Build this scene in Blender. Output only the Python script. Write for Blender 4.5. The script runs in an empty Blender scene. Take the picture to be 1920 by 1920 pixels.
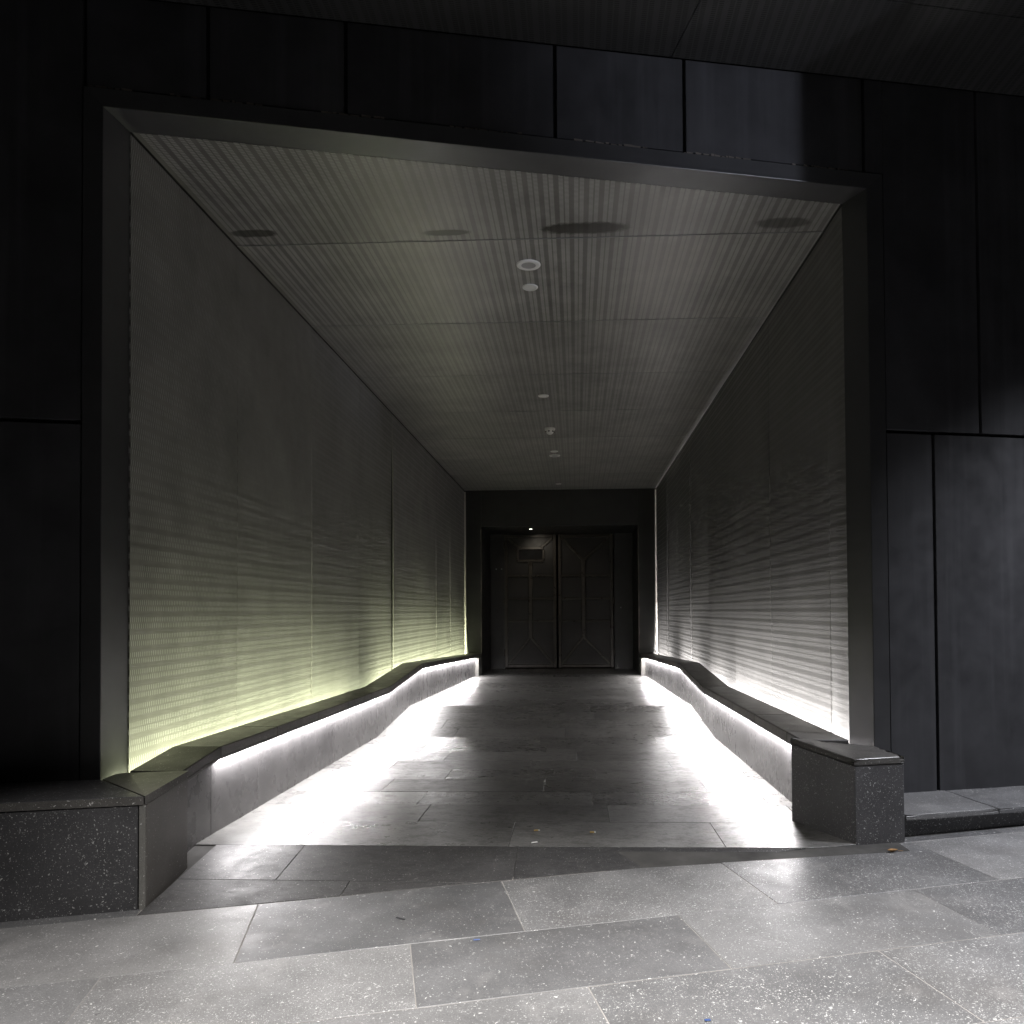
import bpy, bmesh, math, random
from mathutils import Matrix, Vector
random.seed(7)
S = bpy.context.scene
COL = S.collection

# ------------------------------------------------------------------ camera
cam_d = bpy.data.cameras.new('camera')
cam = bpy.data.objects.new('camera', cam_d); COL.objects.link(cam)
cam_d.sensor_fit = 'HORIZONTAL'; cam_d.sensor_width = 36.0
cam_d.lens = 1500.0 / 1920.0 * 36.0
cam_d.shift_x = -60.0 / 1920.0
cam_d.shift_y = 157.0 / 1920.0
cam_d.clip_start = 0.05; cam_d.clip_end = 2000.0
cam.matrix_world = (Matrix.Translation((0, 0, 1.35)) @ Matrix.Rotation(math.atan(60 / 1500.0), 4, 'Z')
                    @ Matrix.Rotation(math.pi / 2 + 0.0193, 4, 'X') @ Matrix.Rotation(-0.0063, 4, 'Z'))
S.camera = cam

# ------------------------------------------------------------------ world: night sky
W = bpy.data.worlds.new('World'); S.world = W; W.use_nodes = True
wn = W.node_tree.nodes; wl = W.node_tree.links
for n in list(wn): wn.remove(n)
sky = wn.new('ShaderNodeTexSky'); sky.sky_type = 'NISHITA'; sky.sun_disc = False
sky.sun_elevation = math.radians(-4.0); sky.sun_rotation = math.radians(150)
bg = wn.new('ShaderNodeBackground'); bg.inputs['Strength'].default_value = 0.05
wo = wn.new('ShaderNodeOutputWorld')
wl.new(sky.outputs[0], bg.inputs['Color']); wl.new(bg.outputs[0], wo.inputs['Surface'])

# ------------------------------------------------------------------ view / render
S.view_settings.view_transform = 'Standard'; S.view_settings.look = 'None'
S.view_settings.exposure = 0.0; S.view_settings.gamma = 1.0
S.render.engine = 'CYCLES'
S.cycles.use_denoising = True
try:
    S.cycles.denoiser = 'OPENIMAGEDENOISE'
    S.cycles.denoising_input_passes = 'RGB_ALBEDO_NORMAL'
except Exception: pass
S.cycles.caustics_reflective = True
S.cycles.caustics_refractive = False
S.cycles.sample_clamp_indirect = 4.0
S.cycles.max_bounces = 6; S.cycles.diffuse_bounces = 4; S.cycles.glossy_bounces = 3
S.cycles.use_adaptive_sampling = False

# light levels (tuned against the photograph)
L_LIP = 510.0        # strips under the bench lips
L_WALL_Y = 640.0     # wall washer, yellow-green tube
L_WALL_W = 1150.0     # wall washer, white tube

# ------------------------------------------------------------------ materials
def nmat(name):
    m = bpy.data.materials.new(name); m.use_nodes = True
    nt = m.node_tree
    for n in list(nt.nodes): nt.nodes.remove(n)
    out = nt.nodes.new('ShaderNodeOutputMaterial')
    p = nt.nodes.new('ShaderNodeBsdfPrincipled')
    nt.links.new(p.outputs[0], out.inputs['Surface'])
    return m, nt, p
class NB:
    """small node helper"""
    def __init__(s, nt): s.nt = nt
    def n(s, t, **kw):
        x = s.nt.nodes.new(t)
        for k, v in kw.items(): setattr(x, k, v)
        return x
    def l(s, a, b): s.nt.links.new(a, b)
    def val(s, sock, v):
        if hasattr(v, 'is_output'): s.l(v, sock)
        else: sock.default_value = v
    def math(s, op, a, b=None, c=None, clamp=False):
        x = s.n('ShaderNodeMath', operation=op, use_clamp=clamp)
        s.val(x.inputs[0], a)
        if b is not None: s.val(x.inputs[1], b)
        if c is not None: s.val(x.inputs[2], c)
        return x.outputs[0]
    def vmath(s, op, a, b=None):
        x = s.n('ShaderNodeVectorMath', operation=op)
        s.val(x.inputs[0], a)
        if b is not None: s.val(x.inputs[1], b)
        return x.outputs[0]
    def noise(s, vec, scale, detail=3.0, rough=0.55):
        x = s.n('ShaderNodeTexNoise'); x.inputs['Scale'].default_value = scale
        x.inputs['Detail'].default_value = detail; x.inputs['Roughness'].default_value = rough
        s.l(vec, x.inputs['Vector']); return x.outputs[0]
    def ramp(s, f, a, b, lo=0.0, hi=1.0, smooth=False):
        x = s.n('ShaderNodeMapRange', clamp=True)
        if smooth: x.interpolation_type = 'SMOOTHSTEP'
        s.val(x.inputs['Value'], f)
        s.val(x.inputs['From Min'], a); s.val(x.inputs['From Max'], b)
        s.val(x.inputs['To Min'], lo); s.val(x.inputs['To Max'], hi)
        return x.outputs['Result']
    def mix(s, f, a, b):
        x = s.n('ShaderNodeMix', data_type='RGBA')
        s.val(x.inputs[0], f)
        s.val(x.inputs[6], a if hasattr(a, 'is_output') else (*a, 1.0) if len(a) == 3 else a)
        s.val(x.inputs[7], b if hasattr(b, 'is_output') else (*b, 1.0) if len(b) == 3 else b)
        return x.outputs[2]
    def scalecol(s, col, f):
        x = s.n('ShaderNodeVectorMath', operation='SCALE')
        s.val(x.inputs[0], col if hasattr(col, 'is_output') else col[:3])
        s.val(x.inputs['Scale'], f); return x.outputs[0]
    def coords(s): return s.n('ShaderNodeTexCoord').outputs['Object']
    def rnd(s): return s.n('ShaderNodeObjectInfo').outputs['Random']
    def sep(s, v):
        x = s.n('ShaderNodeSeparateXYZ'); s.l(v, x.inputs[0]); return x.outputs
    def stretch(s, v, sc):
        x = s.n('ShaderNodeMapping'); x.inputs['Scale'].default_value = sc
        s.l(v, x.inputs['Vector']); return x.outputs[0]
    def bump(s, p, h, strength, dist):
        x = s.n('ShaderNodeBump'); x.inputs['Strength'].default_value = strength
        x.inputs['Distance'].default_value = dist
        s.l(h, x.inputs['Height']); s.l(x.outputs[0], p.inputs['Normal'])

def terrazzo(name, dark, light, chip_scale=75.0, chip_amt=(0.02, 0.34), chip_col=(0.72, 0.71, 0.69),
             rough=(0.26, 0.42), drips=0.0, scuffs=0.0, spec=0.5, gum=False):
    m, nt, p = nmat(name); b = NB(nt)
    co = b.coords(); r = b.rnd()
    off = b.n('ShaderNodeCombineXYZ'); b.l(b.math('MULTIPLY', r, 37.0), off.inputs[0]); b.l(b.math('MULTIPLY', r, 91.0), off.inputs[1])
    v = b.vmath('ADD', co, off.outputs[0])
    base = b.mix(r, dark, light)
    cloud = b.noise(v, 2.3, 4.0, 0.6)
    base = b.scalecol(base, b.ramp(cloud, 0.3, 0.72, 0.72, 1.25))
    fine = b.noise(v, 160.0, 2.0, 0.7)
    base = b.scalecol(base, b.ramp(fine, 0.3, 0.7, 0.78, 1.22))
    # stone chips, two sizes
    wn_ = b.n('ShaderNodeTexNoise'); wn_.inputs['Scale'].default_value = 48.0; wn_.inputs['Detail'].default_value = 1.0
    b.l(v, wn_.inputs['Vector'])
    warp = b.vmath('ADD', v, b.scalecol(b.vmath('SUBTRACT', wn_.outputs['Color'], (0.5, 0.5, 0.5)), 0.030))
    amt = b.ramp(b.math('FRACT', b.math('MULTIPLY', r, 7.31)), 0.0, 1.0, chip_amt[0], chip_amt[1])
    patch = b.ramp(b.noise(v, 3.1, 3.0, 0.6), 0.3, 0.7, 0.45, 1.25)
    amt = b.math('MULTIPLY', amt, patch)
    chips = None
    for sc, k in ((chip_scale, 1.0), (chip_scale * 2.1, 0.85)):
        vo = b.n('ShaderNodeTexVoronoi'); vo.inputs['Scale'].default_value = sc
        b.l(warp, vo.inputs['Vector'])
        cr = b.sep(vo.outputs['Color'])
        pick = b.math('LESS_THAN', cr[0], b.math('MULTIPLY', amt, k))
        rad = b.ramp(cr[1], 0.0, 1.0, 0.12, 0.38)
        e = b.ramp(b.math('SUBTRACT', rad, vo.outputs['Distance']), 0.0, 0.06, 0.0, 1.0)
        c = b.math('MULTIPLY', pick, e)
        c = b.math('MULTIPLY', c, b.ramp(cr[2], 0, 1, 0.45, 1.0))
        chips = c if chips is None else b.math('MAXIMUM', chips, c)
    col = b.mix(chips, base, chip_col)
    ro = b.ramp(b.noise(v, 7.0, 5.0, 0.65), 0.3, 0.7, rough[0], rough[1])
    if gum:
        gv = b.n('ShaderNodeTexVoronoi'); gv.inputs['Scale'].default_value = 4.2; b.l(co, gv.inputs['Vector'])
        gc = b.sep(gv.outputs['Color'])
        spot_ = b.math('MULTIPLY', b.math('LESS_THAN', gc[0], 0.22), b.ramp(b.math('ADD', gv.outputs['Distance'], b.math('MULTIPLY', fine, 0.03)), b.ramp(gc[1], 0, 1, 0.03, 0.07), b.ramp(gc[1], 0, 1, 0.045, 0.10), 0.55, 0.0))
        col = b.mix(spot_, col, (0.05, 0.05, 0.05))
        st = b.ramp(b.noise(co, 1.1, 6.0, 0.65), 0.52, 0.72, 0.0, 0.45)
        col = b.mix(st, col, (0.095, 0.088, 0.082))
        pl_ = b.ramp(b.noise(b.stretch(co, (1.3, 1.0, 1.0)), 3.4, 6.0, 0.7), 0.56, 0.74, 0.0, 0.35)
        col = b.mix(pl_, col, (0.33, 0.32, 0.31))
    if scuffs:
        ro = b.math('ADD', ro, b.ramp(b.math('FRACT', b.math('MULTIPLY', r, 13.7)), 0, 1, -0.05, 0.07))
        sv = b.stretch(v, (1.0, 1.5, 1.0))
        sc1 = b.ramp(b.noise(sv, 6.0, 8.0, 0.78), 0.50, 0.62, 0.0, 1.0)
        sc2 = b.ramp(b.noise(b.stretch(v, (0.8, 2.2, 1.0)), 22.0, 5.0, 0.78), 0.52, 0.62, 0.0, 1.0)
        sc_ = b.math('MULTIPLY', b.math('MAXIMUM', sc1, sc2), scuffs)
        col = b.mix(sc_, col, (dark[0] * 0.4, dark[1] * 0.4, dark[2] * 0.38))
        ro = b.math('ADD', ro, b.math('MULTIPLY', sc_, 0.28))
        pal = b.ramp(b.noise(b.stretch(v, (1.1, 1.7, 1.0)), 17.0, 6.0, 0.8), 0.54, 0.68, 0.0, 0.5)
        col = b.mix(pal, col, (light[0] * 1.9, light[1] * 1.85, light[2] * 1.75))
        ro = b.math('ADD', ro, b.math('MULTIPLY', pal, 0.15))
    if drips:
        dv = b.stretch(co, (55.0, 55.0, 3.0))
        d1 = b.ramp(b.noise(dv, 1.0, 3.0, 0.6), 0.60, 0.74, 0.0, 1.0)
        gate = b.ramp(b.noise(co, 4.0, 4.0, 0.6), 0.48, 0.62, 0.0, 1.0)
        dr = b.math('MULTIPLY', b.math('MULTIPLY', d1, gate), drips)
        col = b.mix(dr, col, (0.55, 0.54, 0.52))
        dk = b.ramp(b.noise(b.stretch(co, (16.0, 16.0, 0.9)), 1.0, 3.0, 0.6), 0.58, 0.85, 0.0, 0.5 * drips)
        col = b.mix(dk, col, (dark[0] * 0.5, dark[1] * 0.48, dark[2] * 0.45))
    b.l(col, p.inputs['Base Color']); b.l(ro, p.inputs['Roughness'])
    p.inputs['Specular IOR Level'].default_value = spec
    if scuffs: b.l(b.ramp(sc_, 0, 1, spec, 0.2), p.inputs['Specular IOR Level'])
    h = b.math('ADD', b.math('MULTIPLY', fine, 0.4), b.math('MULTIPLY', cloud, 1.5))
    b.bump(p, h, 0.12, 0.0012)
    return m

def painted(name, col, rough=0.4, metal=0.0, var=0.25, streak=0.0, spec=0.5, bumpy=0.0):
    m, nt, p = nmat(name); b = NB(nt); co = b.coords(); r = b.rnd()
    f = b.ramp(b.noise(co, 3.0, 6.0, 0.6), 0.3, 0.7, 1 - var, 1 + var)
    f = b.math('MULTIPLY', f, b.ramp(r, 0, 1, 0.92, 1.08))
    c = b.scalecol(col, f)
    if streak:
        st = b.ramp(b.noise(b.stretch(co, (9.0, 9.0, 0.35)), 1.0, 5.0, 0.6), 0.5, 0.78, 0.0, streak)
        c = b.mix(st, c, tuple(min(1, x * 2.0 + 0.012) for x in col))
        sp = b.ramp(b.noise(co, 38.0, 4.0, 0.7), 0.70, 0.80, 0.0, streak * 0.6)
        c = b.mix(sp, c, tuple(min(1, x * 2.6 + 0.02) for x in col))
    b.l(c, p.inputs['Base Color'])
    ro = b.ramp(b.noise(co, 9.0, 4.0, 0.6), 0.3, 0.7, rough * 0.85, min(1.0, rough * 1.2))
    b.l(ro, p.inputs['Roughness'])
    p.inputs['Metallic'].default_value = metal; p.inputs['Specular IOR Level'].default_value = spec
    if bumpy: b.bump(p, b.noise(co, 30.0, 4.0, 0.6), bumpy, 0.002)
    return m

def perforated(name, along, across, metal_col, slot_col, phase=0.0, stains=None, rough=0.36, metallic=0.35, bump=0.0, slot_rough=0.75, slot_metal=0.0, gap_col=None, P=0.0155, dash=True):
    """pressed metal sheet with pairs of slot rows; along / across are axis indices in metres"""
    m, nt, p = nmat(name); b = NB(nt); co = b.coords(); ax = b.sep(co)
    a, t = ax[along], ax[across]
    PIT = 0.097
    fb = b.math('FLOORED_MODULO', b.math('ADD', t, phase), PIT)
    def band(x, lo, hi, soft):
        u = b.ramp(x, lo - soft, lo + soft, 0, 1); d = b.ramp(x, hi - soft, hi + soft, 1, 0)
        return b.math('MULTIPLY', u, d)
    r1 = band(fb, 0.006, 0.033, 0.0012); r2 = band(fb, 0.042, 0.069, 0.0012)
    D = P * 0.13
    s1 = band(b.math('FLOORED_MODULO', a, P), D, D + P * 0.57, P * 0.045)
    s2 = band(b.math('FLOORED_MODULO', b.math('ADD', a, P / 2), P), D, D + P * 0.57, P * 0.045)
    mask = b.math('MAXIMUM', b.math('MULTIPLY', r1, s1), b.math('MULTIPLY', r2, s2)) if dash else b.math('MULTIPLY', b.math('MAXIMUM', r1, r2), 0.57)
    r = b.rnd()
    f = b.math('MULTIPLY', b.ramp(b.noise(co, 1.7, 5.0, 0.6), 0.3, 0.7, 0.82, 1.18), b.ramp(r, 0, 1, 0.9, 1.1))
    grime = b.ramp(b.noise(co, 6.0, 6.0, 0.7), 0.35, 0.75, 1.05, 0.85)
    f = b.math('MULTIPLY', f, grime)
    mbase = metal_col
    if gap_col: mbase = b.mix(b.math('MAXIMUM', r1, r2), gap_col, metal_col)
    mc = b.scalecol(mbase, f); sc = b.scalecol(slot_col, f)
    col = b.mix(mask, mc, sc)
    if stains:
        tot = None
        warp = b.math('MULTIPLY', b.math('SUBTRACT', b.noise(co, 22.0, 4.0, 0.7), 0.5), 1.2)
        for (cx, cy, rx, ry, k) in stains:
            dx = b.math('DIVIDE', b.math('SUBTRACT', ax[0], cx), rx); dy = b.math('DIVIDE', b.math('SUBTRACT', ax[1], cy), ry)
            d = b.math('ADD', b.math('POWER', b.math('ABSOLUTE', dx), 3.0), b.math('POWER', b.math('ABSOLUTE', dy), 2.0))
            e = b.ramp(b.math('ADD', d, warp), 0.6, 1.25, k, 0.0)
            tot = e if tot is None else b.math('MAXIMUM', tot, e)
        col = b.mix(tot, col, (0.035, 0.032, 0.026))
    b.l(col, p.inputs['Base Color'])
    b.l(b.ramp(mask, 0, 1, rough, slot_rough), p.inputs['Roughness'])
    b.l(b.ramp(mask, 0, 1, metallic, slot_metal), p.inputs['Metallic'])
    if bump: b.bump(p, b.math('SUBTRACT', 1.0, mask), bump, 0.002)
    return m

def emitter(name, col, strength):
    m = bpy.data.materials.new(name); m.use_nodes = True; nt = m.node_tree
    for n in list(nt.nodes): nt.nodes.remove(n)
    o = nt.nodes.new('ShaderNodeOutputMaterial'); e = nt.nodes.new('ShaderNodeEmission')
    e.inputs[0].default_value = (*col, 1); e.inputs[1].default_value = strength
    nt.links.new(e.outputs[0], o.inputs[0])
    try: m.cycles.emission_sampling = 'NONE'
    except Exception: pass
    return m

M = {}
M['pave'] = terrazzo('pavement terrazzo', (0.100, 0.100, 0.102), (0.205, 0.202, 0.200), 100.0, (0.14, 0.80), chip_col=(0.62, 0.615, 0.60), rough=(0.36, 0.52), gum=True)
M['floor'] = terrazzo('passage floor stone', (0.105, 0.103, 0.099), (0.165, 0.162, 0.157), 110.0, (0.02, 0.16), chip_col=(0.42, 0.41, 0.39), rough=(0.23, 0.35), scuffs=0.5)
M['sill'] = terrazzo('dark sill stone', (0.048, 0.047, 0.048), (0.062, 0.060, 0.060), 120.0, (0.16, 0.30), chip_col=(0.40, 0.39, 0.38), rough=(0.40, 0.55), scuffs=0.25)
M['bench'] = terrazzo('bench terrazzo', (0.070, 0.066, 0.062), (0.135, 0.126, 0.116), 95.0, (0.10, 0.26), chip_col=(0.5, 0.49, 0.47), rough=(0.3, 0.46))
M['bench_face'] = terrazzo('bench face terrazzo', (0.150, 0.145, 0.148), (0.175, 0.170, 0.171), 95.0, (0.06, 0.16), chip_col=(0.5, 0.49, 0.47), rough=(0.22, 0.36), drips=0.22)
M['lowwall'] = terrazzo('low wall terrazzo', (0.062, 0.061, 0.064), (0.080, 0.078, 0.081), 84.0, (0.34, 0.44), chip_col=(0.55, 0.55, 0.54), rough=(0.32, 0.5))
M['cap_edge_lit'] = terrazzo('sawn front lit cap side', (0.095, 0.090, 0.084), (0.115, 0.110, 0.102), 90.0, (0.2, 0.3), rough=(0.6, 0.8))  # cap sides: sawn finish, with front light put into the paler tone
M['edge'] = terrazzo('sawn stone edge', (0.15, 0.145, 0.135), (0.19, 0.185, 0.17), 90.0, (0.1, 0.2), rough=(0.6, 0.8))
M['mortar'] = painted('pale mortar', (0.24, 0.225, 0.21), 0.9, var=0.4)
M['mortar_dark'] = painted('dark mortar', (0.05, 0.048, 0.045), 0.9, var=0.5)
M['facade'] = painted('dark facade panel', (0.036, 0.036, 0.039), 0.46, 0.0, 0.30, 0.5, bumpy=0.05)
M['frame'] = painted('satin metal frame', (0.085, 0.085, 0.088), 0.34, 0.55, 0.10)
M['black'] = painted('black backing', (0.004, 0.004, 0.004), 0.9, var=0.2)
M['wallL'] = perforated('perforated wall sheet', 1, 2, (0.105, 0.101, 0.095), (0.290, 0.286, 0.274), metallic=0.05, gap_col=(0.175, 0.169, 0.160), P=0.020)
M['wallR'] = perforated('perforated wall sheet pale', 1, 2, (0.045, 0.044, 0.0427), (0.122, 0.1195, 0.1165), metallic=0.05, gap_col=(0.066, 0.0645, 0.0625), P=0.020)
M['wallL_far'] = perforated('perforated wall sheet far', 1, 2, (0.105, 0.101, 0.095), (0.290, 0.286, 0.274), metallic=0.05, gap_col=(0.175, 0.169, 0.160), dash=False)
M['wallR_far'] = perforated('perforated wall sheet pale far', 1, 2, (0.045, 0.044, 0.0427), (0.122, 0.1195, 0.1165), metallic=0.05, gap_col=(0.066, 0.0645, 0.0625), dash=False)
STAINS = [(-2.26, 5.515, 0.17, 0.055, 0.8), (-0.90, 5.575, 0.17, 0.045, 0.95), (0.08, 5.56, 0.30, 0.085, 0.92), (1.45, 5.56, 0.19, 0.075, 0.7),
          (-0.75, 4.66, 0.20, 0.03, 0.45), (0.35, 4.86, 0.16, 0.04, 0.45)]
M['ceil'] = perforated('perforated ceiling sheet', 1, 0, (0.215, 0.208, 0.198), (0.44, 0.43, 0.412), rough=0.32, metallic=0.42, slot_rough=0.38, slot_metal=0.10)
M['ceil_far'] = perforated('perforated ceiling sheet far', 1, 0, (0.235, 0.227, 0.216), (0.40, 0.39, 0.374), rough=0.33, metallic=0.42, slot_rough=0.38, slot_metal=0.10, dash=False)
M['ceil_stained'] = perforated('perforated ceiling sheet stained', 1, 0, (0.215, 0.208, 0.198), (0.44, 0.43, 0.412), stains=STAINS, rough=0.32, metallic=0.42, slot_rough=0.38, slot_metal=0.10)
M['soffit'] = perforated('canopy soffit sheet', 1, 0, (0.045, 0.045, 0.045), (0.018, 0.018, 0.018), rough=0.5, metallic=0.1)
M['endwall'] = painted('dark end wall stone', (0.017, 0.0165, 0.015), 0.42, 0.0, 0.35, 0.15)
M['gate'] = painted('brown black gate paint', (0.012, 0.0102, 0.008), 0.40, 0.2, 0.3, 0.1)
M['gate_bar'] = painted('brown black gate bar paint', (0.044, 0.037, 0.030), 0.30, 0.2, 0.2)
M['white'] = painted('white plastic', (0.88, 0.87, 0.85), 0.4, var=0.05)
M['greylens'] = painted('grey lens', (0.42, 0.41, 0.42), 0.3, var=0.06)
M['trim'] = painted('pale painted trim', (0.55, 0.52, 0.47), 0.45, var=0.08)
M['alu'] = painted('aluminium channel', (0.35, 0.35, 0.35), 0.4, 0.8, 0.1)
M['seal'] = painted('crumbling sealant', (0.13, 0.115, 0.10), 0.9, var=0.8)
M['leaf'] = painted('dry leaf', (0.32, 0.17, 0.05), 0.7, var=0.4)
M['paper'] = painted('cigarette paper', (0.55, 0.38, 0.14), 0.8, var=0.2)
M['blue'] = painted('blue plastic scrap', (0.03, 0.07, 0.22), 0.4, var=0.2)
M['asphalt'] = painted('asphalt', (0.045, 0.045, 0.047), 0.9, var=0.3)
COL_W, COL_Y = (1.0, 0.965, 0.945), (0.93, 0.985, 0.64)
M['led_white'] = emitter('white led diffuser', (1.0, 0.965, 0.975), 3.0)
M['led_wall_w'] = emitter('white wall washer diffuser', COL_W, 3.0)
M['led_wall_y'] = emitter('yellow green wall washer diffuser', COL_Y, 3.0)
M['lamp'] = emitter('lit downlight lens', (1.0, 0.93, 0.78), 14.0)

# ------------------------------------------------------------------ object helpers
def tag(o, label=None, cat=None, group=None, kind=None):
    if label: o['label'] = label
    if cat: o['category'] = cat
    if group: o['group'] = group
    if kind: o['kind'] = kind
    return o
def empty(name, loc=(0, 0, 0)):
    o = bpy.data.objects.new(name, None); COL.objects.link(o)
    o.location = loc; o.empty_display_size = 0.2
    return o
def par(o, parent):
    if parent is not None:
        o.parent = parent
        p = parent; mt = Matrix.Identity(4)
        chain = []
        while p is not None:
            chain.append(p); p = p.parent
        for q in reversed(chain):
            mt = mt @ (q.matrix_parent_inverse @ q.matrix_basis)
        o.matrix_parent_inverse = mt.inverted()
    return o
def from_bm(name, bm, mat, parent=None, smooth=False, recalc=True):
    me = bpy.data.meshes.new(name)
    if recalc: bmesh.ops.recalc_face_normals(bm, faces=bm.faces[:])
    bm.to_mesh(me); bm.free()
    mats = mat if isinstance(mat, (list, tuple)) else [mat]
    for k in mats: me.materials.append(M[k])
    if smooth:
        for p in me.polygons: p.use_smooth = True
    o = bpy.data.objects.new(name, me); COL.objects.link(o)
    return par(o, parent)
def bm_hexa(p8, bevel=0.0, bm=None):
    """p8: four bottom corners then four top corners, same order"""
    bm2 = bmesh.new()
    v = [bm2.verts.new(p) for p in p8]
    for f in ((0, 1, 2, 3), (4, 5, 6, 7), (0, 1, 5, 4), (1, 2, 6, 5), (2, 3, 7, 6), (3, 0, 4, 7)):
        bm2.faces.new([v[i] for i in f])
    bmesh.ops.recalc_face_normals(bm2, faces=bm2.faces[:])
    if bevel > 0:
        bmesh.ops.bevel(bm2, geom=bm2.edges[:], offset=bevel, segments=1, affect='EDGES', profile=0.5)
    if bm is None: return bm2
    me = bpy.data.meshes.new('tmp'); bm2.to_mesh(me); bm2.free(); bm.from_mesh(me); bpy.data.meshes.remove(me)
    return bm
def hexa(name, p8, mat, parent=None, bevel=0.002):
    return from_bm(name, bm_hexa(p8, bevel), mat, parent)
def box_pts(x0, x1, y0, y1, z0, z1):
    return [(x0, y0, z0), (x1, y0, z0), (x1, y1, z0), (x0, y1, z0), (x0, y0, z1), (x1, y0, z1), (x1, y1, z1), (x0, y1, z1)]
def box(name, x0, x1, y0, y1, z0, z1, mat, parent=None, bevel=0.002):
    return hexa(name, box_pts(x0, x1, y0, y1, z0, z1), mat, parent, bevel)
def prism(name, poly, ztop, depth, mat, parent=None, bevel=0.002, jitter=0.0, tilt=0.0):
    """poly in plan (counter-clockwise), ztop(x, y)"""
    bm = bmesh.new(); dz = random.uniform(-jitter, jitter)
    cx, cy = sum(p[0] for p in poly) / len(poly), sum(p[1] for p in poly) / len(poly); tx, ty = random.uniform(-tilt, tilt), random.uniform(-tilt, tilt) * 1.6
    t = [bm.verts.new((x, y, ztop(x, y) + dz + tx * (x - cx) + ty * (y - cy))) for x, y in poly]
    lo = [bm.verts.new((x, y, ztop(x, y) - depth)) for x, y in poly]
    top = bm.faces.new(t); bm.faces.new(lo)
    n = len(poly)
    for i in range(n): bm.faces.new((t[i], t[(i + 1) % n], lo[(i + 1) % n], lo[i]))
    if bevel > 0:
        bmesh.ops.bevel(bm, geom=list(top.edges), offset=bevel, segments=1, affect='EDGES', profile=0.5)
    return from_bm(name, bm, mat, parent)
def clip(poly, a, b, c):
    """keep a*x + b*y >= c"""
    out = []
    for i in range(len(poly)):
        p, q = poly[i], poly[(i + 1) % len(poly)]
        fp, fq = a * p[0] + b * p[1] - c, a * q[0] + b * q[1] - c
        if fp >= 0: out.append(p)
        if (fp > 0 and fq < 0) or (fp < 0 and fq > 0):
            t = fp / (fp - fq); out.append((p[0] + t * (q[0] - p[0]), p[1] + t * (q[1] - p[1])))
    return out
def area(poly):
    return 0.5 * sum(poly[i][0] * poly[(i + 1) % len(poly)][1] - poly[(i + 1) % len(poly)][0] * poly[i][1] for i in range(len(poly)))
def lerp_table(tab):
    def f(y):
        if y <= tab[0][0]: return tab[0][1]
        for (a, va), (b_, vb) in zip(tab, tab[1:]):
            if y <= b_: return va + (vb - va) * (y - a) / (b_ - a)
        return tab[-1][1]
    return f
def chip_edges(o, amp=0.004, cuts=4, seed=1, zmin=-9):
    """break up the arrises of a stone that stands close to the camera"""
    me = o.data; bm = bmesh.new(); bm.from_mesh(me)
    bmesh.ops.subdivide_edges(bm, edges=bm.edges[:], cuts=cuts, use_grid_fill=True)
    rg = random.Random(seed)
    for v in bm.verts:
        ns = [f.normal for f in v.link_faces]
        if len(ns) > 1 and min(ns[0].dot(k) for k in ns[1:]) < 0.9 and v.co.z > zmin:
            n = sum(ns, Vector()).normalized()
            v.co -= n * rg.random() ** 3 * amp * 2.2
    bm.to_mesh(me); bm.free()

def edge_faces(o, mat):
    """give the sawn sides of a cap stone a paler tone with front light put into it"""
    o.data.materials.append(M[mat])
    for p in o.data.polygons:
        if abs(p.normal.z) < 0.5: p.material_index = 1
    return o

# ------------------------------------------------------------------ key dimensions
TH = math.radians(13.5); FC, FS = math.cos(TH), math.sin(TH)          # facade direction
def fac(x, out=0.0):                                                  # point on the facade line at world x
    return (x + FS * out, 4.69 + 0.24 * x - FC * out)
PT = math.radians(14.0); PC, PS = math.cos(PT), math.sin(PT)          # paving direction
D_EDGE = 4.02
def ud(u, d): return (u * PC - d * PS, u * PS + d * PC)
def zpave(x, y): return 0.02 * x
def edge_y(x): return (D_EDGE + x * PS) / PC
YA, ZA = 4.46, 0.045
prof = lerp_table([(YA, ZA), (8.6, 0.0), (10.3, 0.137), (17.6, -0.04), (30, -0.04)])
def zfloor(x, y):
    if y >= YA: return prof(y)
    ye = edge_y(x); z0 = zpave(x, ye)
    if ye >= YA - 0.02: return ZA
    t = max(0.0, (y - ye) / (YA - ye)); return z0 + (ZA - z0) * t
XL, XR, ZC = -2.46, 1.775, 4.03
Y_END = 17.6
JOINTS = [5.70 + 1.65 * k for k in range(0, 8)]

# ------------------------------------------------------------------ ground
g = bmesh.new(); v = [g.verts.new(p) for p in ((-300, -300, -0.25), (300, -300, -0.25), (300, 300, -0.25), (-300, 300, -0.25))]; g.faces.new(v)
tag(from_bm('ground', g, 'asphalt'), kind='structure')

# ------------------------------------------------------------------ pavement
bed = bmesh.new()
bpts = [ud(-5.5, -3.2), ud(6.5, -3.2), ud(6.5, 4.30), ud(-5.5, 4.30)]
tb = [bed.verts.new((x, y, zpave(x, y) - 0.002)) for x, y in bpts]; lb = [bed.verts.new((x, y, -0.3)) for x, y in bpts]
bed.faces.new(tb); bed.faces.new(lb)
for i in range(4): bed.faces.new((tb[i], tb[(i + 1) % 4], lb[(i + 1) % 4], lb[i]))
pav = tag(from_bm('pavement', bed, 'mortar'), kind='structure')
rows = [(4.02, 3.36, -0.56), (3.36, 2.81, -1.04), (2.81, 2.25, -0.43), (2.25, 1.66, 0.12), (1.66, 1.07, -0.4), (1.07, 0.48, 0.2),
        (0.48, -0.11, -0.5), (-0.11, -0.7, 0.1), (-0.7, -1.3, -0.3), (-1.3, -1.9, 0.3), (-1.9, -2.5, -0.2), (-2.5, -3.1, 0.2)]
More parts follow.
